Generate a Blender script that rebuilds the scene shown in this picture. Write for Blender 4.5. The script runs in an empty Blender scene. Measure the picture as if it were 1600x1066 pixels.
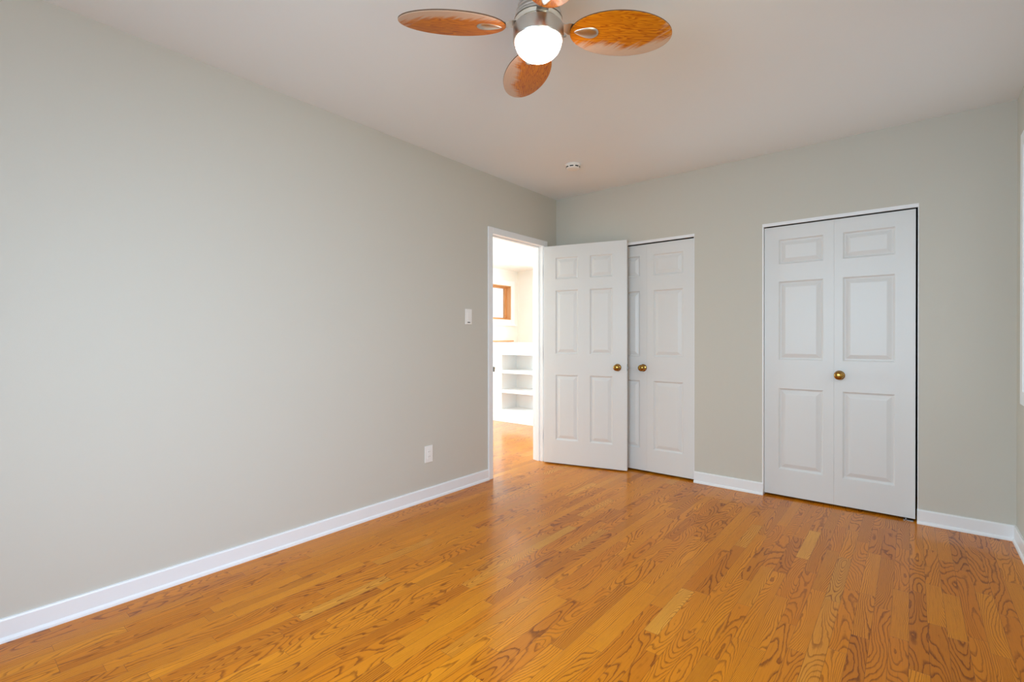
import bpy, bmesh, math, random
from mathutils import Vector, Matrix
random.seed(7)
scene = bpy.context.scene
C = scene.collection

# ------------------------------------------------------------------ camera
W, H = 3.082, 2.457            # room width, ceiling height
REAR = -4.75                   # wall behind the camera
HX, HY, HN = -3.38, 3.633, -2.2  # room beyond the doorway: left wall x, far wall y, near wall y
yaw, pit, rol = math.radians(39.347), math.radians(-0.232), math.radians(-0.0716)
F = Vector((-math.sin(yaw) * math.cos(pit), math.cos(yaw) * math.cos(pit), math.sin(pit)))
R0 = Vector((math.cos(yaw), math.sin(yaw), 0)); U0 = R0.cross(F)
R1 = R0 * math.cos(rol) + U0 * math.sin(rol); U1 = -R0 * math.sin(rol) + U0 * math.cos(rol)
cam_data = bpy.data.cameras.new('camera')
cam_data.sensor_width = 36; cam_data.lens = 36 * 761.11 / 1600; cam_data.clip_start = 0.05
cam = bpy.data.objects.new('camera', cam_data); C.objects.link(cam)
m = Matrix.Identity(4)
for i in range(3):
    m[i][0] = R1[i]; m[i][1] = U1[i]; m[i][2] = -F[i]
m.translation = Vector((2.6277, -3.8759, 1.13))
cam.matrix_world = m
scene.camera = cam

# ------------------------------------------------------------------ world and daylight
world = bpy.data.worlds.new('daylight'); scene.world = world; world.use_nodes = True
wn = world.node_tree; wn.nodes.clear()
bg = wn.nodes.new('ShaderNodeBackground'); wo = wn.nodes.new('ShaderNodeOutputWorld')
bg.inputs[0].default_value = (0.94, 0.985, 1.0, 1); bg.inputs[1].default_value = 1.25
wn.links.new(bg.outputs[0], wo.inputs[0])

def window_light(name, loc, target_dir, sx, sz, power, color, spread=180):
    d = bpy.data.lights.new(name, 'AREA'); d.shape = 'RECTANGLE'; d.size = sx; d.size_y = sz
    d.energy = power; d.color = color; d.spread = math.radians(spread)
    o = bpy.data.objects.new(name, d); C.objects.link(o); o.location = loc
    o.rotation_euler = Vector(target_dir).to_track_quat('-Z', 'Y').to_euler()
    return o
# daylight just outside the bedroom windows: a steep, narrower sky part and a level part
LIGHTS = {
 'sky_right_rear': ((W + 0.22, -3.35, 1.55), (-1, 0, -0.55), 1.3, 1.25, 22, (0.40, 0.6, 1.0), 115),
 'level_right_rear': ((W + 0.22, -3.35, 1.48), (-1, 0, 0.0), 1.3, 1.25, 18, (1.0, 0.97, 0.60), 180),
 'sky_rear':       ((1.85, REAR - 0.22, 1.50), (0, 1, -0.55), 1.7, 1.3, 56, (0.60, 0.84, 1.0), 130),
 'level_rear':     ((1.85, REAR - 0.22, 1.45), (0, 1, 0.0), 1.7, 1.3, 13, (0.1, 0.55, 1.0), 180),
 'fill_hall_far':   ((-1.2, HY + 0.2, 1.6), (0, -1, -0.1), 1.8, 1.3, 190, (0.70, 0.92, 1.0), 180),  # added lamp at an invented far window, lifts the hall walls
 'fill_hall':       ((-3.38 - 0.30, -0.3, 1.3), (1, 0, -0.1), 2.3, 2.0, 230, (0.68, 0.93, 1.0), 180),  # added lamp at an unseen window, brightens the hall
}
for nm_, a_ in LIGHTS.items(): window_light(nm_, *a_)

vs = scene.view_settings
vs.view_transform = 'Standard'; vs.look = 'None'; vs.gamma = 1; vs.use_curve_mapping = False
vs.exposure = -0.07
try:
    scene.cycles.max_bounces = 14; scene.cycles.diffuse_bounces = 8; scene.cycles.use_denoising = True
    scene.cycles.caustics_reflective = False; scene.cycles.caustics_refractive = False
    scene.cycles.sample_clamp_indirect = 6
except Exception:
    pass

# ------------------------------------------------------------------ materials
def mat(name):
    m_ = bpy.data.materials.new(name); m_.use_nodes = True
    nt = m_.node_tree
    return m_, nt, nt.nodes['Principled BSDF']

def simple(name, col, rough=0.5, metal=0.0, bump=0.0, bscale=300, coat=0.0, var=0.0, spec=0.5):
    m_, nt, b = mat(name)
    b.inputs['Base Color'].default_value = (*col, 1); b.inputs['Roughness'].default_value = rough
    b.inputs['Metallic'].default_value = metal; b.inputs['Coat Weight'].default_value = coat
    b.inputs['Specular IOR Level'].default_value = spec
    tc = nt.nodes.new('ShaderNodeTexCoord')
    n = nt.nodes.new('ShaderNodeTexNoise'); n.inputs['Scale'].default_value = bscale; n.inputs['Detail'].default_value = 4
    nt.links.new(tc.outputs['Object'], n.inputs['Vector'])
    if bump:
        bp = nt.nodes.new('ShaderNodeBump'); bp.inputs['Strength'].default_value = bump; bp.inputs['Distance'].default_value = 0.001
        nt.links.new(n.outputs['Fac'], bp.inputs['Height']); nt.links.new(bp.outputs[0], b.inputs['Normal'])
    if var:
        r = nt.nodes.new('ShaderNodeMapRange'); r.inputs['To Min'].default_value = max(0, rough - var); r.inputs['To Max'].default_value = rough + var
        nt.links.new(n.outputs['Fac'], r.inputs['Value']); nt.links.new(r.outputs[0], b.inputs['Roughness'])
    return m_

M_WALL = simple('beige wall paint', (0.59, 0.560, 0.495), 0.6, bump=0.25, bscale=420, spec=0.3)
M_HALLWALL = simple('cream hall paint', (0.82, 0.805, 0.76), 0.6, bump=0.2, bscale=420, spec=0.3)
M_CEIL = simple('ceiling paint', (0.82, 0.865, 0.90), 0.85, bump=0.3, bscale=300, spec=0.2)
M_TRIM = simple('white trim enamel', (0.84, 0.84, 0.85), 0.32, bump=0.06, bscale=90)
M_DOOR = simple('white door enamel', (0.73, 0.722, 0.71), 0.38, bump=0.12, bscale=120)
M_PLASTIC = simple('white plastic', (0.86, 0.84, 0.81), 0.35, bump=0.03)
M_DARK = simple('dark plastic slot', (0.05, 0.045, 0.04), 0.6, bump=0.05)
M_BRASS = simple('aged brass', (0.38, 0.21, 0.05), 0.18, 1.0, bump=0.05, bscale=40, var=0.06)
M_NICKEL = simple('brushed nickel', (0.60, 0.56, 0.52), 0.34, 1.0, bump=0.1, bscale=60, var=0.08)
M_CHROME = simple('polished steel', (0.80, 0.78, 0.72), 0.08, 1.0, bump=0.02, bscale=30)
M_STEEL = simple('grey hardware steel', (0.35, 0.34, 0.32), 0.4, 1.0, bump=0.1)
M_OAKFRAME = simple('honey oak frame', (0.66, 0.33, 0.13), 0.35, bump=0.1, bscale=60)
M_CLOSET = simple('closet interior shade', (0.16, 0.15, 0.14), 0.8, bump=0.1)  # shade put into the colour so gaps round the closet doors stay dark
M_GROUND = simple('pale paving', (0.55, 0.55, 0.52), 0.9, bump=0.3, bscale=20)

def glass():
    m_ = bpy.data.materials.new('window glass'); m_.use_nodes = True; nt = m_.node_tree; nt.nodes.clear()
    o = nt.nodes.new('ShaderNodeOutputMaterial'); mx = nt.nodes.new('ShaderNodeMixShader')
    t = nt.nodes.new('ShaderNodeBsdfTransparent'); g = nt.nodes.new('ShaderNodeBsdfGlossy'); fr = nt.nodes.new('ShaderNodeFresnel')
    g.inputs['Roughness'].default_value = 0.02; fr.inputs[0].default_value = 1.45
    ge = nt.nodes.new('ShaderNodeNewGeometry'); q = nt.nodes.new('ShaderNodeMath'); q.operation = 'SUBTRACT'; q.inputs[0].default_value = 1
    w_ = nt.nodes.new('ShaderNodeMath'); w_.operation = 'MULTIPLY'
    nt.links.new(ge.outputs['Backfacing'], q.inputs[1]); nt.links.new(fr.outputs[0], w_.inputs[0]); nt.links.new(q.outputs[0], w_.inputs[1])
    nt.links.new(w_.outputs[0], mx.inputs[0]); nt.links.new(t.outputs[0], mx.inputs[1]); nt.links.new(g.outputs[0], mx.inputs[2])
    nt.links.new(mx.outputs[0], o.inputs[0]); return m_
M_GLASS = glass()

def lit_globe():
    m_, nt, b = mat('frosted lit glass')
    b.inputs['Base Color'].default_value = (0.95, 0.93, 0.9, 1); b.inputs['Roughness'].default_value = 0.4
    b.inputs['Emission Color'].default_value = (1.0, 0.70, 0.60, 1); b.inputs['Emission Strength'].default_value = 24
    return m_
M_GLOBE = lit_globe()

class NT:
    def __init__(s, nt): s.nt = nt
    def n(s, t, **k):
        x = s.nt.nodes.new(t)
        for a, v in k.items(): setattr(x, a, v)
        return x
    def put(s, inp, v):
        if isinstance(v, bpy.types.NodeSocket): s.nt.links.new(v, inp)
        elif isinstance(v, tuple): inp.default_value = v
        else: inp.default_value = v
    def m(s, op, a, b=0.0, c=None):
        x = s.n('ShaderNodeMath', operation=op); s.put(x.inputs[0], a); s.put(x.inputs[1], b)
        if c is not None: s.put(x.inputs[2], c)
        return x.outputs[0]
    def mix(s, f, a, b, mode='MIX'):
        x = s.n('ShaderNodeMix', data_type='RGBA', blend_type=mode); s.put(x.inputs[0], f); s.put(x.inputs[6], a); s.put(x.inputs[7], b)
        return x.outputs[2]
    def xyz(s, x, y, z):
        c = s.n('ShaderNodeCombineXYZ'); s.put(c.inputs[0], x); s.put(c.inputs[1], y); s.put(c.inputs[2], z); return c.outputs[0]
    def noise(s, v, scale=1, detail=2, rough=0.5, dist=0.0):
        x = s.n('ShaderNodeTexNoise'); s.put(x.inputs['Vector'], v); x.inputs['Scale'].default_value = scale
        x.inputs['Detail'].default_value = detail; x.inputs['Roughness'].default_value = rough; x.inputs['Distortion'].default_value = dist
        return x.outputs['Fac']
    def rng(s, v, a, b, c, d, smooth=False):
        x = s.n('ShaderNodeMapRange'); s.put(x.inputs[0], v)
        if smooth: x.interpolation_type = 'SMOOTHSTEP'
        for i, q in enumerate((a, b, c, d)): x.inputs[i + 1].default_value = q
        return x.outputs[0]

def oak_floor():
    m_, nt, b = mat('red oak strip floor'); g = NT(nt)
    tc = g.n('ShaderNodeTexCoord'); sp = g.n('ShaderNodeSeparateXYZ'); g.nt.links.new(tc.outputs['Object'], sp.inputs[0])
    X, Y = sp.outputs[0], sp.outputs[1]
    w = 0.057
    xr = g.m('DIVIDE', X, w); row = g.m('FLOOR', xr); fx = g.m('FRACT', xr)
    yy = g.m('ADD', g.m('DIVIDE', Y, 0.52), g.m('MULTIPLY', row, 57.31))
    v1 = g.n('ShaderNodeTexVoronoi', voronoi_dimensions='1D', feature='F1'); g.put(v1.inputs['W'], yy); v1.inputs['Scale'].default_value = 1; v1.inputs['Randomness'].default_value = 0.85
    v2 = g.n('ShaderNodeTexVoronoi', voronoi_dimensions='1D', feature='DISTANCE_TO_EDGE'); g.put(v2.inputs['W'], yy); v2.inputs['Scale'].default_value = 1; v2.inputs['Randomness'].default_value = 0.85
    rc = g.n('ShaderNodeSeparateColor'); g.nt.links.new(v1.outputs['Color'], rc.inputs[0])
    r1, r2, r3 = rc.outputs
    # cathedral grain: contour lines of a stretched noise field, shifted board by board
    gx = g.m('MULTIPLY', X, 13.0); gy = g.m('MULTIPLY', Y, 1.9)
    v = g.xyz(gx, gy, g.m('ADD', g.m('MULTIPLY', r1, 60.0), g.m('MULTIPLY', row, 3.7)))
    fld = g.noise(v, 1.0, 0.0, 0.4, 0.15)
    wob = g.noise(g.xyz(g.m('MULTIPLY', X, 70.0), g.m('MULTIPLY', Y, 30.0), r2), 1.0, 3.0, 0.6)
    wob2 = g.noise(g.xyz(g.m('MULTIPLY', X, 26.0), g.m('MULTIPLY', Y, 9.0), r3), 1.0, 1.0, 0.5)
    cnt = g.m('ADD', 10.0, g.m('MULTIPLY', r2, 16.0))
    straight = g.m('MULTIPLY', g.rng(r3, 0.35, 0.9, 0.0, 1.0), g.m('MULTIPLY', X, 190.0))
    ph = g.m('ADD', g.m('ADD', g.m('MULTIPLY', fld, cnt), straight), g.m('ADD', g.m('MULTIPLY', wob, 0.50), g.m('MULTIPLY', wob2, 1.1)))
    saw = g.m('FRACT', ph)
    line = g.rng(saw, 0.56, 0.90, 0.0, 1.0, True)
    edge = g.rng(saw, 0.93, 1.0, 1.0, 0.0, True)
    line = g.m('MULTIPLY', line, edge)
    fine = g.noise(g.xyz(g.m('MULTIPLY', X, 520.0), g.m('MULTIPLY', Y, 9.0), r1), 1.0, 3.0, 0.6)
    pores = g.rng(fine, 0.50, 0.72, 0.0, 1.0, True)
    cloud = g.noise(g.xyz(g.m('MULTIPLY', X, 8.0), g.m('MULTIPLY', Y, 2.0), r3), 1.0, 2.0)
    base = g.mix(r3, (0.58, 0.170, 0.005, 1), (0.73, 0.255, 0.010, 1))
    base = g.mix(g.rng(r1, 0.62, 0.98, 0.0, 0.60), base, (0.42, 0.12, 0.006, 1))
    base = g.mix(g.rng(r2, 0.93, 0.99, 0.0, 0.5), base, (0.82, 0.42, 0.06, 1))
    base = g.mix(g.rng(cloud, 0.35, 0.7, 0.0, 0.35), base, (0.60, 0.18, 0.006, 1))
    dark = g.mix(r2, (0.16, 0.034, 0.003, 1), (0.24, 0.062, 0.004, 1))
    amt = g.m('MULTIPLY', line, g.rng(r1, 0.0, 1.0, 0.65, 1.0))
    amt = g.m('MULTIPLY', amt, g.rng(fine, 0.25, 0.6, 0.55, 1.0))
    col = g.mix(amt, base, dark)
    col = g.mix(g.m('MULTIPLY', pores, 0.30), col, dark)
    sx = g.m('MINIMUM', fx, g.m('SUBTRACT', 1.0, fx))
    seam = g.m('MAXIMUM', g.rng(sx, 0.0, 0.022, 1.0, 0.0), g.rng(v2.outputs['Distance'], 0.0, 0.0022, 1.0, 0.0))
    col = g.mix(g.m('MULTIPLY', seam, 0.62), col, (0.10, 0.035, 0.01, 1))
    g.put(b.inputs['Base Color'], col)
    rg = g.m('ADD', 0.30, g.m('MULTIPLY', amt, 0.10)); g.put(b.inputs['Roughness'], rg)
    b.inputs['Coat Weight'].default_value = 0.65; b.inputs['Coat Roughness'].default_value = 0.14; b.inputs['IOR'].default_value = 1.12; b.inputs['Coat IOR'].default_value = 1.24
    hb = g.m('SUBTRACT', g.m('MULTIPLY', g.noise(g.xyz(g.m('MULTIPLY', X, 6.0), g.m('MULTIPLY', Y, 2.5), 0.0), 1.0, 2.0), 0.5), g.m('ADD', g.m('MULTIPLY', seam, 0.6), g.m('MULTIPLY', amt, 0.12)))
    bp = g.n('ShaderNodeBump'); bp.inputs['Strength'].default_value = 0.25; bp.inputs['Distance'].default_value = 0.002
    g.put(bp.inputs['Height'], hb); nt.links.new(bp.outputs[0], b.inputs['Normal']); nt.links.new(bp.outputs[0], b.inputs['Coat Normal'])
    return m_
M_FLOOR = oak_floor()

def blade_wood():
    # orange varnished wood with pale worn-through wear towards one long edge and the tip
    m_, nt, b = mat('worn orange varnished wood'); g = NT(nt)
    tc = g.n('ShaderNodeTexCoord'); sp = g.n('ShaderNodeSeparateXYZ'); nt.links.new(tc.outputs['Object'], sp.inputs[0])
    oi = g.n('ShaderNodeObjectInfo')
    X, Y = sp.outputs[0], sp.outputs[1]
    off = g.m('MULTIPLY', oi.outputs['Random'], 40.0)
    fld = g.noise(g.xyz(g.m('MULTIPLY', X, 4.5), g.m('MULTIPLY', Y, 46.0), off), 1.0, 2.0, 0.5, 0.2)
    saw = g.m('FRACT', g.m('MULTIPLY', fld, 11.0)); line = g.rng(saw, 0.3, 0.95, 0.0, 1.0, True)
    base = g.mix(line, (0.62, 0.215, 0.006, 1), (0.40, 0.095, 0.003, 1))
    brush = g.noise(g.xyz(g.m('ADD', g.m('MULTIPLY', X, 45.0), g.m('MULTIPLY', Y, 38.0)), g.m('MULTIPLY', Y, 7.0), off), 1.0, 4.0, 0.65)
    side = g.rng(Y, -0.02, 0.10, 0.0, 1.0, True)
    tip = g.rng(X, 0.36, 0.50, 0.0, 0.55, True)
    k = g.m('ADD', g.m('ADD', g.m('MULTIPLY', side, 0.95), tip), g.m('MULTIPLY', g.m('SUBTRACT', brush, 0.5), 1.1))
    wear = g.rng(k, 0.40, 0.80, 0.0, 0.85, True)
    col = g.mix(wear, base, (0.60, 0.47, 0.37, 1))
    g.put(b.inputs['Base Color'], col); b.inputs['Roughness'].default_value = 0.42; b.inputs['IOR'].default_value = 1.25; b.inputs['Coat Weight'].default_value = 0.12
    return m_
M_BLADE = blade_wood()
M_BLADE_RIM = simple('dark bark-brown rim', (0.10, 0.045, 0.02), 0.6, bump=0.6, bscale=60)

# ------------------------------------------------------------------ mesh helpers
def newbm(): return bmesh.new()
def link(name, bm, m_, parent=None, smooth=False, bevel=0, seg=2, angle=35):
    bmesh.ops.recalc_face_normals(bm, faces=bm.faces)
    me = bpy.data.meshes.new(name); bm.to_mesh(me); bm.free()
    me.materials.append(m_)
    o = bpy.data.objects.new(name, me); C.objects.link(o)
    if parent is not None: o.parent = parent
    if smooth:
        for p in me.polygons: p.use_smooth = True
        try: me.set_sharp_from_angle(angle=math.radians(angle))
        except Exception: pass
    if bevel:
        b = o.modifiers.new('bevel', 'BEVEL'); b.width = bevel; b.segments = seg; b.limit_method = 'ANGLE'; b.angle_limit = math.radians(40)
    return o
def box(bm, x0, x1, y0, y1, z0, z1, M=None):
    v = [Vector((x, y, z)) for x in (x0, x1) for y in (y0, y1) for z in (z0, z1)]
    if M: v = [M @ q for q in v]
    v = [bm.verts.new(q) for q in v]
    for f in ((0, 1, 3, 2), (4, 6, 7, 5), (0, 4, 5, 1), (2, 3, 7, 6), (0, 2, 6, 4), (1, 5, 7, 3)): bm.faces.new([v[i] for i in f])
def lathe(bm, prof, n=48, M=None, cap=True):
    """prof: list of (radius, height) turned about local Z"""
    rings = []
    for r, z in prof:
        if r < 1e-6: rings.append([bm.verts.new((M @ Vector((0, 0, z))) if M else (0, 0, z))])
        else:
            ring = []
            for i in range(n):
                a = 2 * math.pi * i / n; q = Vector((r * math.cos(a), r * math.sin(a), z))
                ring.append(bm.verts.new(M @ q if M else q))
            rings.append(ring)
    for a, b in zip(rings, rings[1:]):
        if len(a) == 1 and len(b) == 1: continue
        for i in range(n):
            j = (i + 1) % n
            if len(a) == 1: bm.faces.new((a[0], b[i], b[j]))
            elif len(b) == 1: bm.faces.new((a[i], a[j], b[0]))
            else: bm.faces.new((a[i], a[j], b[j], b[i]))
    if cap:
        for ring in (rings[0], rings[-1]):
            if len(ring) > 2: bm.faces.new(ring)
def sweep(bm, prof, p0, p1, out, miter0=0.0, miter1=0.0):
    """prof: (offset along out, z); extruded p0->p1, ends mitred by offset*miter"""
    p0, p1, out = Vector(p0), Vector(p1), Vector(out); d = (p1 - p0).normalized()
    A = [bm.verts.new(p0 + out * o + Vector((0, 0, z)) + d * (o * miter0)) for o, z in prof]
    B = [bm.verts.new(p1 + out * o + Vector((0, 0, z)) + d * (o * miter1)) for o, z in prof]
    n = len(prof)
    for i in range(n): bm.faces.new((A[i], A[(i + 1) % n], B[(i + 1) % n], B[i]))
    bm.faces.new(A); bm.faces.new(B)
def wall(bm, axis, c0, c1, a0, a1, z0, z1, holes):
    """slab between c0..c1 on axis ('x'|'y'), spanning a0..a1, z0..z1, with rectangular holes (a,b,za,zb)"""
    As = sorted({a0, a1, *[h[0] for h in holes], *[h[1] for h in holes]}); Zs = sorted({z0, z1, *[h[2] for h in holes], *[h[3] for h in holes]})
    solid = lambda i, j: 0 <= i < len(As) - 1 and 0 <= j < len(Zs) - 1 and not any(h[0] <= (As[i] + As[i + 1]) / 2 <= h[1] and h[2] <= (Zs[j] + Zs[j + 1]) / 2 <= h[3] for h in holes)
    V = {}
    def v(c, a, z):
        k = (c, a, z)
        if k not in V: V[k] = bm.verts.new((c, a, z) if axis == 'x' else (a, c, z))
        return V[k]
    for i in range(len(As) - 1):
        for j in range(len(Zs) - 1):
            if not solid(i, j): continue
            a, b, y, z = As[i], As[i + 1], Zs[j], Zs[j + 1]
            for c in (c0, c1): bm.faces.new((v(c, a, y), v(c, b, y), v(c, b, z), v(c, a, z)))
            for di, dj, e in ((-1, 0, (a, y, a, z)), (1, 0, (b, y, b, z)), (0, -1, (a, y, b, y)), (0, 1, (a, z, b, z))):
                if not solid(i + di, j + dj): bm.faces.new((v(c0, e[0], e[1]), v(c0, e[2], e[3]), v(c1, e[2], e[3]), v(c1, e[0], e[1])))
def struct(o, label, cat):
    o['kind'] = 'structure'; o['label'] = label; o['category'] = cat; return o
def thing(o, label, cat, group=None):
    o['label'] = label; o['category'] = cat
    if group: o['group'] = group
    return o
def empty(name, loc, rz=0.0):
    o = bpy.data.objects.new(name, None); C.objects.link(o); o.location = loc; o.rotation_euler = (0, 0, rz); o.empty_display_size = 0.1
    return o

# ------------------------------------------------------------------ shell
T = 0.10                       # partition thickness
EXT = 0.18
DO = (-0.926, -0.223)          # bedroom door opening along the left wall
DH = 1.985                     # its head
W1 = (-1.66, -0.33, 0.86, 2.11)    # windows (y0, y1, z0, z1)
W2 = (-4.0, -2.7, 0.86, 2.11)
W3 = (1.0, 2.7, 0.80, 2.11)        # rear wall (x0, x1, z0, z1)
WH = (2.1, 3.415, 1.50, 2.152)     # small hall window
WB = (-1.5, 0.9, 0.25, 2.15)       # large hall window, out of view, added to light the hall
C1 = (0.49, 1.307, 1.957)          # closet openings (x0, x1, head)
C2 = (1.793, 2.662, 1.957)

bm = newbm(); box(bm, HX - EXT, W + EXT, REAR - EXT, HY + 0.12, -0.12, 0.0)
struct(link('floor', bm, M_FLOOR), 'glossy honey oak strip floor with bold grain running through the room and doorway', 'floor')
bm = newbm(); box(bm, -T, W + EXT, REAR - EXT, 0.72, H, H + 0.1)
struct(link('ceiling', bm, M_CEIL), 'smooth off-white bedroom ceiling with the fan and smoke alarm on it', 'ceiling')
bm = newbm(); box(bm, HX - EXT, -T, HN - 0.1, HY + 0.12, H, H + 0.1)
box(bm, -T, 0.4, 0.72, HY + 0.12, H, H + 0.1)
M_HCEIL = simple('hall ceiling paint', (0.86, 0.85, 0.83), 0.85, bump=0.2, spec=0.2)
struct(link('ceiling_hall', bm, M_HCEIL), 'bright white ceiling of the room beyond the open doorway', 'ceiling')

bm = newbm(); wall(bm, 'x', -T, 0.0, REAR, 0.1, 0.0, H, [(DO[0] - 0.012, DO[1] + 0.012, 0.0, DH + 0.012)])
struct(link('wall_left', bm, M_WALL), 'long beige wall on the left with a switch, an outlet and the doorway', 'wall')
bm = newbm(); wall(bm, 'y', 0.0, 0.1, 0.0, W, 0.0, H, [(C1[0], C1[1], 0.0, C1[2]), (C2[0], C2[1], 0.0, C2[2])])
struct(link('wall_back', bm, M_WALL), 'beige end wall with two white bifold closet doors', 'wall')
bm = newbm(); wall(bm, 'x', W, W + EXT, REAR - EXT, 0.72, 0.0, H, [W1, W2])
struct(link('wall_right', bm, M_WALL), 'beige wall at the right edge with the white window casing', 'wall')
bm = newbm(); wall(bm, 'y', REAR - EXT, REAR, -T, W, 0.0, H, [W3])
struct(link('wall_front', bm, M_WALL), 'beige wall behind the viewpoint with a window', 'wall')
bm = newbm(); box(bm, 0.0, W, 0.62, 0.72, 0.0, H); box(bm, 0.0, 0.06, 0.1, 0.62, 0.0, H); box(bm, 1.50, 1.60, 0.1, 0.62, 0.0, H)
struct(link('wall_closet', bm, M_CLOSET), 'inside walls of the closets behind the bifold doors, coloured dark for shade', 'wall')
# hall walls
bm = newbm(); wall(bm, 'x', HX - EXT, HX, HN, HY, 0.0, H, [WH, WB])
struct(link('wall_hall_left', bm, M_HALLWALL), 'cream wall beyond the doorway that holds the small oak framed window', 'wall')
WF = (-2.1, -0.3, 0.9, 2.2)        # added far hall window for more light (x0, x1, z0, z1), hidden from the doorway view
bm = newbm(); wall(bm, 'y', HY, HY + 0.12, HX - EXT, 0.4, 0.0, H, [WF])
struct(link('wall_hall_back', bm, M_HALLWALL), 'pale far wall beyond the doorway, right of the oak framed window', 'wall')
bm = newbm(); box(bm, HX - EXT, -T, HN - 0.1, HN, 0.0, H)
struct(link('wall_hall_front', bm, M_HALLWALL), 'cream near wall of the room beyond the doorway', 'wall')
bm = newbm(); box(bm, 0.3, 0.4, 0.72, HY, 0.0, H); box(bm, -T, 0.0, 0.1, 0.72, 0.0, H)
struct(link('wall_hall_right', bm, M_HALLWALL), 'cream right wall of the room beyond the doorway', 'wall')

# ------------------------------------------------------------------ baseboards (board with small bevel + shoe moulding)
BP = [(0, 0), (0.019, 0), (0.0185, 0.008), (0.0165, 0.014), (0.0125, 0.018), (0.011, 0.019), (0.011, 0.080), (0.008, 0.086), (0.0, 0.087)]
bm = newbm(); sweep(bm, BP, (0, REAR, 0), (0, DO[0] - 0.05, 0), (1, 0, 0), miter0=1)
struct(link('baseboard_left', bm, M_TRIM), 'white baseboard running along the long left wall', 'baseboard')
bm = newbm(); sweep(bm, BP, (C1[1] - 0.001, 0, 0), (C2[0] + 0.008, 0, 0), (0, -1, 0))
struct(link('baseboard_middle', bm, M_TRIM), 'short white baseboard between the two closet doors', 'baseboard')
bm = newbm(); sweep(bm, BP, (C2[1] - 0.006, 0, 0), (W, 0, 0), (0, -1, 0), miter1=-1)
struct(link('baseboard_back', bm, M_TRIM), 'short white baseboard right of the right-hand closet door', 'baseboard')
bm = newbm(); sweep(bm, BP, (W, 0, 0), (W, REAR, 0), (-1, 0, 0), miter0=1, miter1=-1)
struct(link('baseboard_right', bm, M_TRIM), 'white baseboard on the right wall at the picture edge', 'baseboard')
bm = newbm(); sweep(bm, BP, (W, REAR, 0), (0, REAR, 0), (0, 1, 0), miter0=1, miter1=-1)
struct(link('baseboard_front', bm, M_TRIM), 'white baseboard on the wall behind the viewpoint', 'baseboard')
bm = newbm(); sweep(bm, BP, (0, -0.166, 0), (0, -0.0005, 0), (1, 0, 0), miter1=-1)
sweep(bm, BP, (0, 0, 0), (C1[0], 0, 0), (0, -1, 0), miter0=1)
struct(link('baseboard_corner', bm, M_TRIM), 'white baseboard in the corner behind the open door', 'baseboard')

# ------------------------------------------------------------------ doorway casing and jamb
def casing_x(bm, x, sgn, y0, y1, z0, z1, w, t, bottom=False):
    """flat casing round a rectangle on a wall x=const; profiled as a box with an eased edge"""
    xs = sorted((x, x + sgn * t))
    box(bm, *xs, y0 - w, y0, (z0 - w) if bottom else z0, z1 + w); box(bm, *xs, y1, y1 + w, (z0 - w) if bottom else z0, z1 + w)
    box(bm, *xs, y0, y1, z1, z1 + w)
    if bottom: box(bm, *xs, y0, y1, z0 - w, z0)
bm = newbm(); casing_x(bm, 0.0, 1, DO[0] - 0.002, DO[1] + 0.006, 0.0, DH - 0.002, 0.052, 0.014)
casing_x(bm, -T, -1, DO[0], DO[1], 0.0, DH, 0.055, 0.014)
o = link('trim_1', bm, M_TRIM, bevel=0.003); struct(o, 'white casing around the open doorway in the left wall', 'door casing')
bm = newbm()
box(bm, -T - 0.001, 0.0, DO[0] - 0.012, DO[0], 0.0, DH + 0.012); box(bm, -T - 0.001, 0.0, DO[1], DO[1] + 0.012, 0.0, DH + 0.012); box(bm, -T - 0.001, 0.0, DO[0], DO[1], DH, DH + 0.012)
# stop
box(bm, -0.075, -0.040, DO[0], DO[0] + 0.010, 0.0, DH); box(bm, -0.075, -0.040, DO[1] - 0.010, DO[1], 0.0, DH); box(bm, -0.075, -0.040, DO[0] + 0.010, DO[1] - 0.010, DH - 0.010, DH)
o = link('jamb', bm, M_TRIM, parent=o)
bm = newbm(); box(bm, -0.034, -0.006, DO[0] + 0.0002, DO[0] + 0.002, 0.86, 0.92)
link('strike_plate', bm, M_STEEL, parent=o)['label'] = 'dark metal strike plate'

# closet opening linings
def lining(C, name, label):
    bm = newbm(); t = 0.012
    box(bm, C[0], C[0] + 0.008, -0.001, 0.1, 0.0, C[2]); box(bm, C[1] - 0.004, C[1], -0.001, 0.1, 0.0, C[2]); box(bm, C[0] + 0.008, C[1] - 0.004, -0.001, 0.1, C[2] - 0.006, C[2])
    # slim head strip hiding the track
    box(bm, C[0] + 0.008, C[1] - 0.004, -0.001, 0.012, C[2] - 0.022, C[2] - 0.006)
    return struct(link(name, bm, M_TRIM), label, 'door casing')
lining(C1, 'trim_2', 'slim white edge trim around the closet opening behind the open door')
lining(C2, 'trim_3', 'slim white edge trim around the right-hand closet opening')

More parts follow.
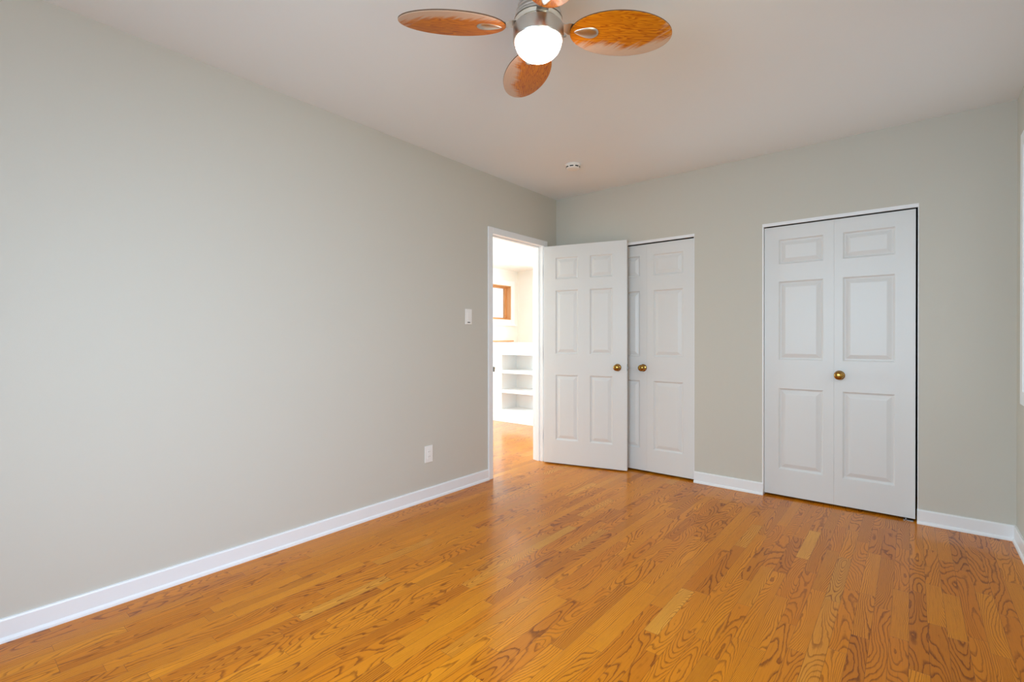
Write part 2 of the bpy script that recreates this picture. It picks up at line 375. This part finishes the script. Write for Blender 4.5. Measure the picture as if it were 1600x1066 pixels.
# ------------------------------------------------------------------ panel doors
RINGS = [(0.0, 0.0), (0.003, 0.0032), (0.007, 0.0078), (0.011, 0.0102), (0.015, 0.0106), (0.019, 0.0094), (0.030, 0.0052), (0.040, 0.0020), (0.043, 0.0014)]
def panel_face(bm, w, h, cols, rows, y, sgn):
    """moulded face in local XZ at depth y; sgn=+1 recess goes towards +y"""
    xs = sorted({0.0, w, *[c for p in cols for c in p]}); zs = sorted({0.0, h, *[c for p in rows for c in p]})
    V = {}
    def v(x, z, d=0.0):
        k = (round(x, 6), round(z, 6), round(d, 6))
        if k not in V: V[k] = bm.verts.new((x, y + sgn * d, z))
        return V[k]
    for a, b in zip(xs, xs[1:]):
        for c, e in zip(zs, zs[1:]):
            if (a, b) in cols and (c, e) in rows:
                prev = None
                for ins, d in RINGS:
                    cur = [v(a + ins, c + ins, d), v(b - ins, c + ins, d), v(b - ins, e - ins, d), v(a + ins, e - ins, d)]
                    if prev:
                        for i in range(4): bm.faces.new((prev[i], prev[(i + 1) % 4], cur[(i + 1) % 4], cur[i]))
                    prev = cur
                bm.faces.new(prev)
            else: bm.faces.new((v(a, c), v(b, c), v(b, e), v(a, e)))
    return xs, zs, v
def leaf_mesh(w, h, t, cols, rows):
    bm = newbm()
    panel_face(bm, w, h, cols, rows, 0.0, 1); panel_face(bm, w, h, cols, rows, t, -1)
    # four plain edges
    for q in (((0, 0, 0), (0, t, 0), (0, t, h), (0, 0, h)), ((w, 0, 0), (w, t, 0), (w, t, h), (w, 0, h)), ((0, 0, 0), (w, 0, 0), (w, t, 0), (0, t, 0)), ((0, 0, h), (w, 0, h), (w, t, h), (0, t, h))):
        bm.faces.new([bm.verts.new(p) for p in q])
    bmesh.ops.remove_doubles(bm, verts=bm.verts, dist=1e-5)
    return bm
KNOB = [(0.0, 0.0), (0.031, 0.0), (0.0315, 0.002), (0.030, 0.005), (0.024, 0.008), (0.014, 0.010), (0.0105, 0.013), (0.0100, 0.022), (0.0125, 0.026), (0.0195, 0.030), (0.0255, 0.036), (0.0275, 0.043), (0.0265, 0.050), (0.0225, 0.055), (0.015, 0.0585), (0.007, 0.0595), (0.0, 0.0597)]
def knob(parent, x, z, y=0.0, back=False, scale=1.0, label=None):
    rot = Matrix.Rotation(math.radians(-90 if back else 90), 4, 'X')
    prof = [(r * (scale if zz > 0.012 else 1), zz * scale) for r, zz in KNOB]
    bm = newbm(); lathe(bm, prof, 40, Matrix.Translation((x, y, z)) @ rot)
    o = link('knob', bm, M_BRASS, parent, smooth=True, angle=50)
    if label: o['label'] = label
    return o

# open bedroom door
PA = Vector((0.03998, -0.26164, 0.012)); PB = Vector((0.76671, -0.07387, 0.012))
ang = math.atan2(PB.y - PA.y, PB.x - PA.x)
door = empty('door_1', (PA.x, PA.y, 0.012), ang)
struct(door, 'white six-panel door standing open in the corner, brass knob near its free edge', 'door')
lo = 0.0
bmL = leaf_mesh(0.751, 1.956, 0.035, [(0.112, 0.322), (0.429, 0.628)], [(0.210, 0.796), (0.983, 1.555), (1.654, 1.848)])
link('door_leaf', bmL, M_DOOR, door, bevel=0)
knob(door, 0.672, 0.874, label='round brass knob')
knob(door, 0.672, 0.874, y=0.035, back=True, scale=0.78, label='round brass knob on the far face')
bm = newbm(); box(bm, 0.7505, 0.7520, 0.006, 0.029, 0.845, 0.905); box(bm, 0.752, 0.760, 0.012, 0.023, 0.866, 0.882)
link('latch_plate', bm, M_STEEL, door, bevel=0.0008)['label'] = 'grey metal latch plate'
for z in (0.22, 0.98, 1.74):
    bm = newbm(); lathe(bm, [(0, 0), (0.005, 0), (0.005, 0.088), (0, 0.088)], 16, Matrix.Translation((-0.0065, 0.036, z - 0.044)))
    box(bm, -0.0012, 0.0, 0.004, 0.033, z - 0.044, z + 0.044)
    link('hinge', bm, M_BRASS, door, smooth=True)

ROWS = [(0.185, 0.762), (0.965, 1.522), (1.645, 1.820)]
def closet(name, x0, xf, x1, pl, pr, top, knob_x, knob_leaf, label):
    d = empty(name, (x0, 0.022, 0.015)); struct(d, label, 'closet door')
    h = top - 0.015
    a = link('door_leaf', leaf_mesh(xf - 0.0003 - x0, h, 0.03, [(pl[0] - x0, pl[1] - x0)], ROWS), M_DOOR, d)
    b = link('door_leaf', leaf_mesh(x1 - xf - 0.0003, h, 0.03, [(pr[0] - xf - 0.0003, pr[1] - xf - 0.0003)], ROWS), M_DOOR, d)
    b.location.x = xf + 0.0003 - x0
    k = knob(d, knob_x - x0, 0.87, label='round brass knob')
    for zz in (0.25, 0.95, 1.65):
        bm = newbm(); lathe(bm, [(0, 0), (0.004, 0), (0.004, 0.06), (0, 0.06)], 12, Matrix.Translation((xf - x0, 0.034, zz)))
        link('hinge', bm, M_STEEL, d, smooth=True)
    return d
c1 = closet('door_2', 0.503, 0.900, 1.301, (0.595, 0.839), (0.961, 1.209), C1[2] - 0.030, 0.871, 0, 'white bifold closet door partly hidden behind the open door, with a brass knob')
c2 = closet('door_3', 1.803, 2.226, 2.648, (1.895, 2.165), (2.275, 2.549), C2[2] - 0.028, 2.257, 1, 'white bifold closet door at right with six raised panels and brass knob')
bm = newbm(); box(bm, 2.590 - 1.803, 2.640 - 1.803, -0.012, 0.02, -0.0145, -0.010); box(bm, 2.600 - 1.803, 2.606 - 1.803, -0.012, -0.008, -0.0145, 0.0)
link('floor_bracket', bm, M_STEEL, c2)['label'] = 'small grey metal pivot bracket'

# ------------------------------------------------------------------ windows
def window_x(name, x_in, x_out, sgn, win, label, wood=None, casing=0.07, bars=True, mat_frame=None, depth=0.05, fw=0.045):
    """window in a wall x=const. sgn: direction from wall face into the room."""
    y0, y1, z0, z1 = win
    e = empty(name, (x_in, (y0 + y1) / 2, z0)); struct(e, label, 'window')
    ox, oy, oz = e.location
    def P(nm, bm, m_, par=e, **k):
        for v in bm.verts: v.co -= Vector((ox, oy, oz))
        return link(nm, bm, m_, par, **k)
    if casing:
        bm = newbm(); casing_x(bm, x_in, sgn, y0, y1, z0, z1, casing, 0.02, bottom=True)
        P('window_casing', bm, M_TRIM, bevel=0.004)
    mf = mat_frame or M_TRIM
    # reveal lining
    bm = newbm(); t = 0.012; a, b = sorted((x_in, x_out))
    box(bm, a, b, y0, y0 + t, z0, z1); box(bm, a, b, y1 - t, y1, z0, z1); box(bm, a, b, y0 + t, y1 - t, z0, z0 + t); box(bm, a, b, y0 + t, y1 - t, z1 - t, z1)
    P('window_lining', bm, wood or M_TRIM)
    xf = x_out + sgn * 0.02; a, b = sorted((xf, xf + sgn * depth))
    bm = newbm(); Y0, Y1, Z0, Z1 = y0 + t, y1 - t, z0 + t, z1 - t
    box(bm, a, b, Y0, Y0 + fw, Z0, Z1); box(bm, a, b, Y1 - fw, Y1, Z0, Z1); box(bm, a, b, Y0 + fw, Y1 - fw, Z0, Z0 + fw); box(bm, a, b, Y0 + fw, Y1 - fw, Z1 - fw, Z1)
    if bars:
        zm = (Z0 + Z1) / 2; box(bm, a, b, Y0 + fw, Y1 - fw, zm - 0.02, zm + 0.02)
    s = P('window_sash', bm, mf)
    bm = newbm(); xm = (a + b) / 2; box(bm, xm - 0.003, xm + 0.003, Y0 + fw, Y1 - fw, Z0 + fw, Z1 - fw)
    P('window_pane', bm, M_GLASS)
    return e
window_x('window_1', W, W + EXT, -1, W1, 'white cased window on the right wall, just showing at the right edge')
window_x('window_2', W, W + EXT, -1, W2, 'white cased window on the right wall beside the viewpoint')
window_x('window_4', HX, HX - EXT, 1, WH, 'small oak framed window high on the wall seen through the doorway', wood=M_OAKFRAME, mat_frame=M_OAKFRAME, casing=0.10, bars=False, fw=0.03)
window_x('added_window_5', HX, HX - EXT, 1, WB, 'large unseen window added to light the room beyond the doorway')
e = window_x('added_window_6', 0, 0 - 0.12, 1, (WF[0], WF[1], WF[2], WF[3]), 'unseen far window added to brighten the room beyond the doorway', casing=0.07)
e.rotation_euler = (0, 0, -math.pi / 2); e.location = ((WF[0] + WF[1]) / 2, HY, WF[2])
# rear window (wall y = REAR)
e = window_x('window_3', 0, 0 + EXT, -1, (-W3[1], -W3[0], W3[2], W3[3]), 'white cased window on the wall behind the viewpoint')
e.rotation_euler = (0, 0, -math.pi / 2); e.location = ((W3[0] + W3[1]) / 2, REAR, W3[2])
# hall window stool under casing
bm = newbm(); box(bm, HX, HX + 0.03, WH[0] - 0.13, WH[1] + 0.13, WH[2] - 0.118, WH[2] - 0.1)
link_o = link('trim_4', bm, M_TRIM); struct(link_o, 'white sill strip under the small oak framed window', 'window sill')
bm = newbm(); box(bm, HX + 0.002, HX + 0.05, 2.0, 3.45, 1.080, 1.102)
thing(link('wooden_ledge', bm, M_OAKFRAME, bevel=0.003), 'thin brown wooden ledge on the cream wall below the oak framed window', 'ledge')

# ------------------------------------------------------------------ built-in half-height bookcase beyond the doorway
BY = 1.21                       # front face
BXL, BXR = -2.75, -0.75; NX0, NX1 = -1.725, -0.80; NZ0, NZ1 = 0.165, 0.915
bk = empty('built_in_bookcase', (NX0, BY, 0.0))
thing(bk, 'white half-height built-in bookcase with three open shelves seen through the doorway', 'bookcase')
def BK(nm, bm, m_, par=bk, **k):
    for v in bm.verts: v.co -= Vector((NX0, BY, 0))
    return link(nm, bm, m_, par, **k)
D = 0.32
bm = newbm()
wall(bm, 'y', BY, BY + 0.02, BXL, BXR, 0.12, 1.02, [(NX0, NX1, NZ0, NZ1), (-2.28, NX0 - 0.088, NZ0, NZ1 + 0.03)])
box(bm, BXL, BXR, BY + D, BY + D + 0.02, 0.0, 1.02)
box(bm, NX0 - 0.02, NX0, BY + 0.02, BY + D, 0.0, 1.02); box(bm, NX1, NX1 + 0.02, BY + 0.02, BY + D, 0.0, 1.02)
box(bm, BXL, BXL + 0.02, BY + 0.02, BY + D, 0.0, 1.02); box(bm, BXR - 0.02, BXR, BY + 0.02, BY + D, 0.0, 1.02)
box(bm, NX0, NX1, BY + 0.02, BY + D, NZ0 - 0.03, NZ0); box(bm, NX0, NX1, BY + 0.02, BY + D, NZ1, NZ1 + 0.02)
BK('bookcase_body', bm, M_TRIM)
bm = newbm(); box(bm, BXL - 0.02, BXR + 0.02, BY - 0.03, BY + D + 0.04, 1.045, 1.082); box(bm, BXL - 0.005, BXR + 0.005, BY - 0.014, BY + D + 0.03, 1.02, 1.045)
BK('bookcase_top', bm, M_TRIM, bevel=0.004)
bm = newbm(); box(bm, BXL - 0.012, BXR + 0.012, BY - 0.014, BY + 0.02, 0.0, 0.12); box(bm, BXL - 0.006, BXR + 0.006, BY - 0.008, BY + 0.02, 0.12, 0.132)
BK('bookcase_base', bm, M_TRIM)
for z in (0.683, 0.415):
    bm = newbm(); box(bm, NX0 + 0.001, NX1 - 0.001, BY + 0.004, BY + D - 0.001, z - 0.022, z + 0.022)
    BK('shelf', bm, M_TRIM, bevel=0.002)
bm = leaf_mesh(2.28 - (-(NX0 - 0.088)), 0.775, 0.018, [(0.07, 0.397)], [(0.07, 0.705)])
for v in bm.verts: v.co += Vector((-2.278, BY + 0.004, NZ0 + 0.002))
dr = BK('cabinet_door', bm, M_DOOR)
bm = newbm(); box(bm, -1.882, -1.862, BY - 0.012, BY + 0.004, 0.675, 0.745)
BK('door_catch', bm, M_DARK, dr, bevel=0.003)['label'] = 'small dark metal door catch'
# recessed ceiling lamp in the hall
hl = newbm(); lathe(hl, [(0.0, 0.0), (0.075, 0.0), (0.08, 0.004), (0.08, 0.008)], 32, Matrix.Translation((-2.75, 2.75, H - 0.008)))

# ------------------------------------------------------------------ wall plates
def plate(name, y, z, label, cat):
    e = empty(name, (0.0, y, z)); thing(e, label, cat)
    bm = newbm(); box(bm, 0.0005, 0.006, -0.036, 0.036, -0.0585, 0.0585); link('cover_plate', bm, M_PLASTIC, e, bevel=0.002)
    bm = newbm(); box(bm, 0.006, 0.0085, -0.0165, 0.0165, -0.033, 0.033); f = link('insert', bm, M_PLASTIC, e, bevel=0.001)
    return e, f
sw, f = plate('light_switch', -1.200, 1.302, 'white wall switch plate beside the doorway at shoulder height', 'light switch')
f.name = 'rocker'
bm = newbm(); box(bm, 0.0055, 0.0075, -0.013, 0.013, -0.047, -0.041); link('indicator_slot', bm, M_DARK, sw)
ot, f = plate('wall_outlet', -1.600, 0.322, 'white wall outlet low on the left wall above the baseboard', 'outlet')
f.name = 'receptacle'
for dz in (0.017, -0.017):
    for dy in (-0.006, 0.006):
        bm = newbm(); box(bm, 0.0080, 0.0087, dy - 0.0009, dy + 0.0009, dz - 0.0035, dz + 0.0035); link('plug_slot', bm, M_DARK, ot)

# ------------------------------------------------------------------ smoke alarm
sa = empty('smoke_detector', (0.630, -0.704, H)); sa.scale = (0.88, 0.88, 0.9); thing(sa, 'round white smoke alarm with dark slots on the ceiling near the corner', 'smoke alarm')
bm = newbm(); lathe(bm, [(0, 0), (0.068, 0), (0.068, -0.010), (0.064, -0.013), (0, -0.013)], 48); link('mounting_base', bm, M_PLASTIC, sa, smooth=True)
bm = newbm(); lathe(bm, [(0, -0.012), (0.060, -0.012), (0.061, -0.020), (0.057, -0.031), (0.050, -0.036), (0.030, -0.038), (0.0, -0.038)], 48); link('cover', bm, M_PLASTIC, sa, smooth=True, angle=25)
for k in range(8):
    a0 = 2 * math.pi * (k + 0.14) / 8; bm = newbm(); n = 6; vs_ = []
    for i in range(n + 1):
        a = a0 + (2 * math.pi * 0.66 / 8) * i / n
        vs_.append([bm.verts.new((r * math.cos(a), r * math.sin(a), z)) for r, z in ((0.0600, -0.0195), (0.0622, -0.0195), (0.0600, -0.0275), (0.0575, -0.0275))])
    for A, B in zip(vs_, vs_[1:]):
        for i, j in ((0, 1), (1, 2), (2, 3), (3, 0)): bm.faces.new((A[i], A[j], B[j], B[i]))
    bm.faces.new(vs_[0]); bm.faces.new(vs_[-1])
    link('vent_slot', bm, M_DARK, sa)

# ------------------------------------------------------------------ ceiling fan
FC = Vector((1.573, -2.436, 0.0)); ROT = math.radians(45.22)
fan = empty('ceiling_fan', (FC.x, FC.y, H), ROT)
thing(fan, 'brushed nickel ceiling fan with four oval orange wooden blades and a lit frosted dome', 'ceiling fan')
def FN(nm, prof, m_, n=64, angle=30, **k):
    bm = newbm(); lathe(bm, [(r, z - H) for r, z in prof], n, cap=False); return link(nm, bm, m_, fan, smooth=True, angle=angle, **k)
FN('canopy', [(0, H - 0.0005), (0.080, H - 0.0005), (0.082, H - 0.02), (0.076, H - 0.045), (0.070, H - 0.05), (0, H - 0.05)], M_NICKEL)
FN('motor_housing', [(0, H - 0.048), (0.062, H - 0.05), (0.066, 2.375), (0.070, 2.362), (0.069, 2.357), (0.075, 2.345), (0.074, 2.340), (0.080, 2.326), (0.079, 2.321), (0.085, 2.308), (0.0845, 2.303), (0.088, 2.296), (0.088, 2.290), (0, 2.290)], M_NICKEL, angle=20)
FN('chrome_band', [(0, 2.289), (0.086, 2.289), (0.0875, 2.286), (0.087, 2.276), (0.084, 2.268), (0, 2.268)], M_CHROME, angle=20)
FN('lamp_housing', [(0, 2.267), (0.088, 2.267), (0.0915, 2.264), (0.0925, 2.260), (0.0925, 2.216), (0.0905, 2.212), (0.0860, 2.2115), (0.0852, 2.216), (0, 2.217)], M_NICKEL, angle=25)
prof = [(0.0845, 2.2165)] + [(0.0845 * math.cos(t * math.pi / 2 / 14) ** 0.85, 2.214 - 0.0635 * math.sin(t * math.pi / 2 / 14)) for t in range(0, 14)] + [(0, 2.1505)]
FN('glass_dome', prof, M_GLOBE, angle=60)['label'] = 'glowing frosted glass dome'
bm = newbm(); lathe(bm, [(0, 0), (0.004, 0), (0.004, 0.008), (0, 0.009)], 12, Matrix.Translation((0.0925 * math.cos(-0.3), 0.0925 * math.sin(-0.3), 2.224 - H)) @ Matrix.Rotation(-0.3, 4, 'Z') @ Matrix.Rotation(math.pi / 2, 4, 'Y'))
link('set_screw', bm, M_STEEL, fan, smooth=True)
ZB, PITCH = 2.263, math.radians(-11.64)
r0, r1, bw = 0.1183, 0.5031, 0.2059
def blade_bm():
    bm = newbm(); n = 72; th = 0.008
    L = (r1 - r0) / 2; cx = (r0 + r1) / 2
    def ring(s, z): return [bm.verts.new((cx + (L - s) * math.cos(2 * math.pi * i / n), (bw / 2 - s) * math.sin(2 * math.pi * i / n), z)) for i in range(n)]
    rs = [ring(0.006, -th / 2), ring(0.0015, -th / 2 + 0.0008), ring(0, -th / 2 + 0.002), ring(0, th / 2 - 0.002), ring(0.0015, th / 2 - 0.0008), ring(0.006, th / 2)]
    for a, b in zip(rs, rs[1:]):
        for i in range(n): bm.faces.new((a[i], a[(i + 1) % n], b[(i + 1) % n], b[i]))
    bm.faces.new(rs[0]); bm.faces.new(rs[-1])
    return bm
def medallion_bm():
    bm = newbm(); n = 32; L, Wd, cx = 0.046, 0.0255, r0 + 0.060
    def prof_w(u):      # leaf outline: pointed towards the hub, round outside
        return Wd * 2 * math.sqrt(u * (1 - u)) * (0.50 + 0.78 * u) if 0 < u < 1 else 0
    rows = []
    m1 = 18
    for i in range(m1 + 1):
        u = 0.5 - 0.5 * math.cos(math.pi * i / m1); x = cx - L + 2 * L * u; w = prof_w(u)
        rows.append([bm.verts.new((x, w * math.cos(math.pi * j / 10), -0.0032 - 0.009 * math.sin(math.pi * j / 10) * (w / Wd) ** 0.7)) for j in range(11)])
    for a, b in zip(rows, rows[1:]):
        for j in range(10): bm.faces.new((a[j], a[j + 1], b[j + 1], b[j]))
        bm.faces.new((a[10], a[0], b[0], b[10]))
    bmesh.ops.remove_doubles(bm, verts=bm.verts, dist=1e-5)
    return bm
def arm_bm():
    """flat curved bracket from the chrome band to the blade root (drawn in blade space, untilted at the hub)"""
    bm = newbm(); n = 10; rows = []
    for i in range(n + 1):
        pts = [(0.080, 0.012), (0.087, 0.012), (0.093, 0.0115), (0.098, 0.011), (0.103, 0.010), (0.108, 0.009), (0.114, 0.0075), (0.122, 0.0062), (0.135, 0.0062), (0.145, 0.0062), (0.155, 0.0062)]
        u = i / n; r, z = pts[i]; hw = 0.021 + 0.004 * min(1, max(0, (i - 3) / 3))
        t = PITCH * u
        tl = math.tan(PITCH) * min(1, max(0, (r - 0.100) / 0.012))
        rows.append([bm.verts.new((r, s * hw, z + q + s * hw * tl)) for s, q in ((-1, -0.0015), (1, -0.0015), (1, 0.0015), (-1, 0.0015))])
    for a, b in zip(rows, rows[1:]):
        for j in range(4): bm.faces.new((a[j], a[(j + 1) % 4], b[(j + 1) % 4], b[j]))
    bm.faces.new(rows[0]); bm.faces.new(rows[-1])
    return bm
b0 = link('fan_blade', blade_bm(), M_BLADE, fan, smooth=True, angle=30)
b0.data.materials.append(M_BLADE_RIM)
for p in b0.data.polygons:
    if abs(p.normal.z) < 0.6: p.material_index = 1
d0 = link('blade_medallion', medallion_bm(), M_NICKEL, b0, smooth=True, angle=60)
a0_ = link('blade_arm', arm_bm(), M_NICKEL, fan, smooth=True, angle=40)
for k in range(4):
    if k == 0: b, d, a = b0, d0, a0_
    else:
        b = b0.copy(); C.objects.link(b); b.parent = fan
        d = d0.copy(); C.objects.link(d); d.parent = b
        a = a0_.copy(); C.objects.link(a); a.parent = fan
    b.location = (0, 0, ZB - H); b.rotation_euler = Matrix.Rotation(k * math.pi / 2, 4, 'Z').to_euler()
    b.rotation_euler = (Matrix.Rotation(k * math.pi / 2, 4, 'Z') @ Matrix.Rotation(PITCH, 4, 'X')).to_euler()
    a.location = (0, 0, ZB - H); a.rotation_euler = (0, 0, k * math.pi / 2)
lamp = empty('recessed_ceiling_lamp', (-2.75, 2.75, H)); thing(lamp, 'small bright recessed lamp in the ceiling beyond the doorway', 'ceiling lamp')
for v in hl.verts: v.co -= Vector((-2.75, 2.75, H))
link('lamp_lens', hl, M_GLOBE, lamp, smooth=True)

# ground outside
bm = newbm(); box(bm, -30, 30, -30, 30, -0.6, -0.5)
struct(link('ground', bm, M_GROUND), 'pale ground outside the windows', 'ground')
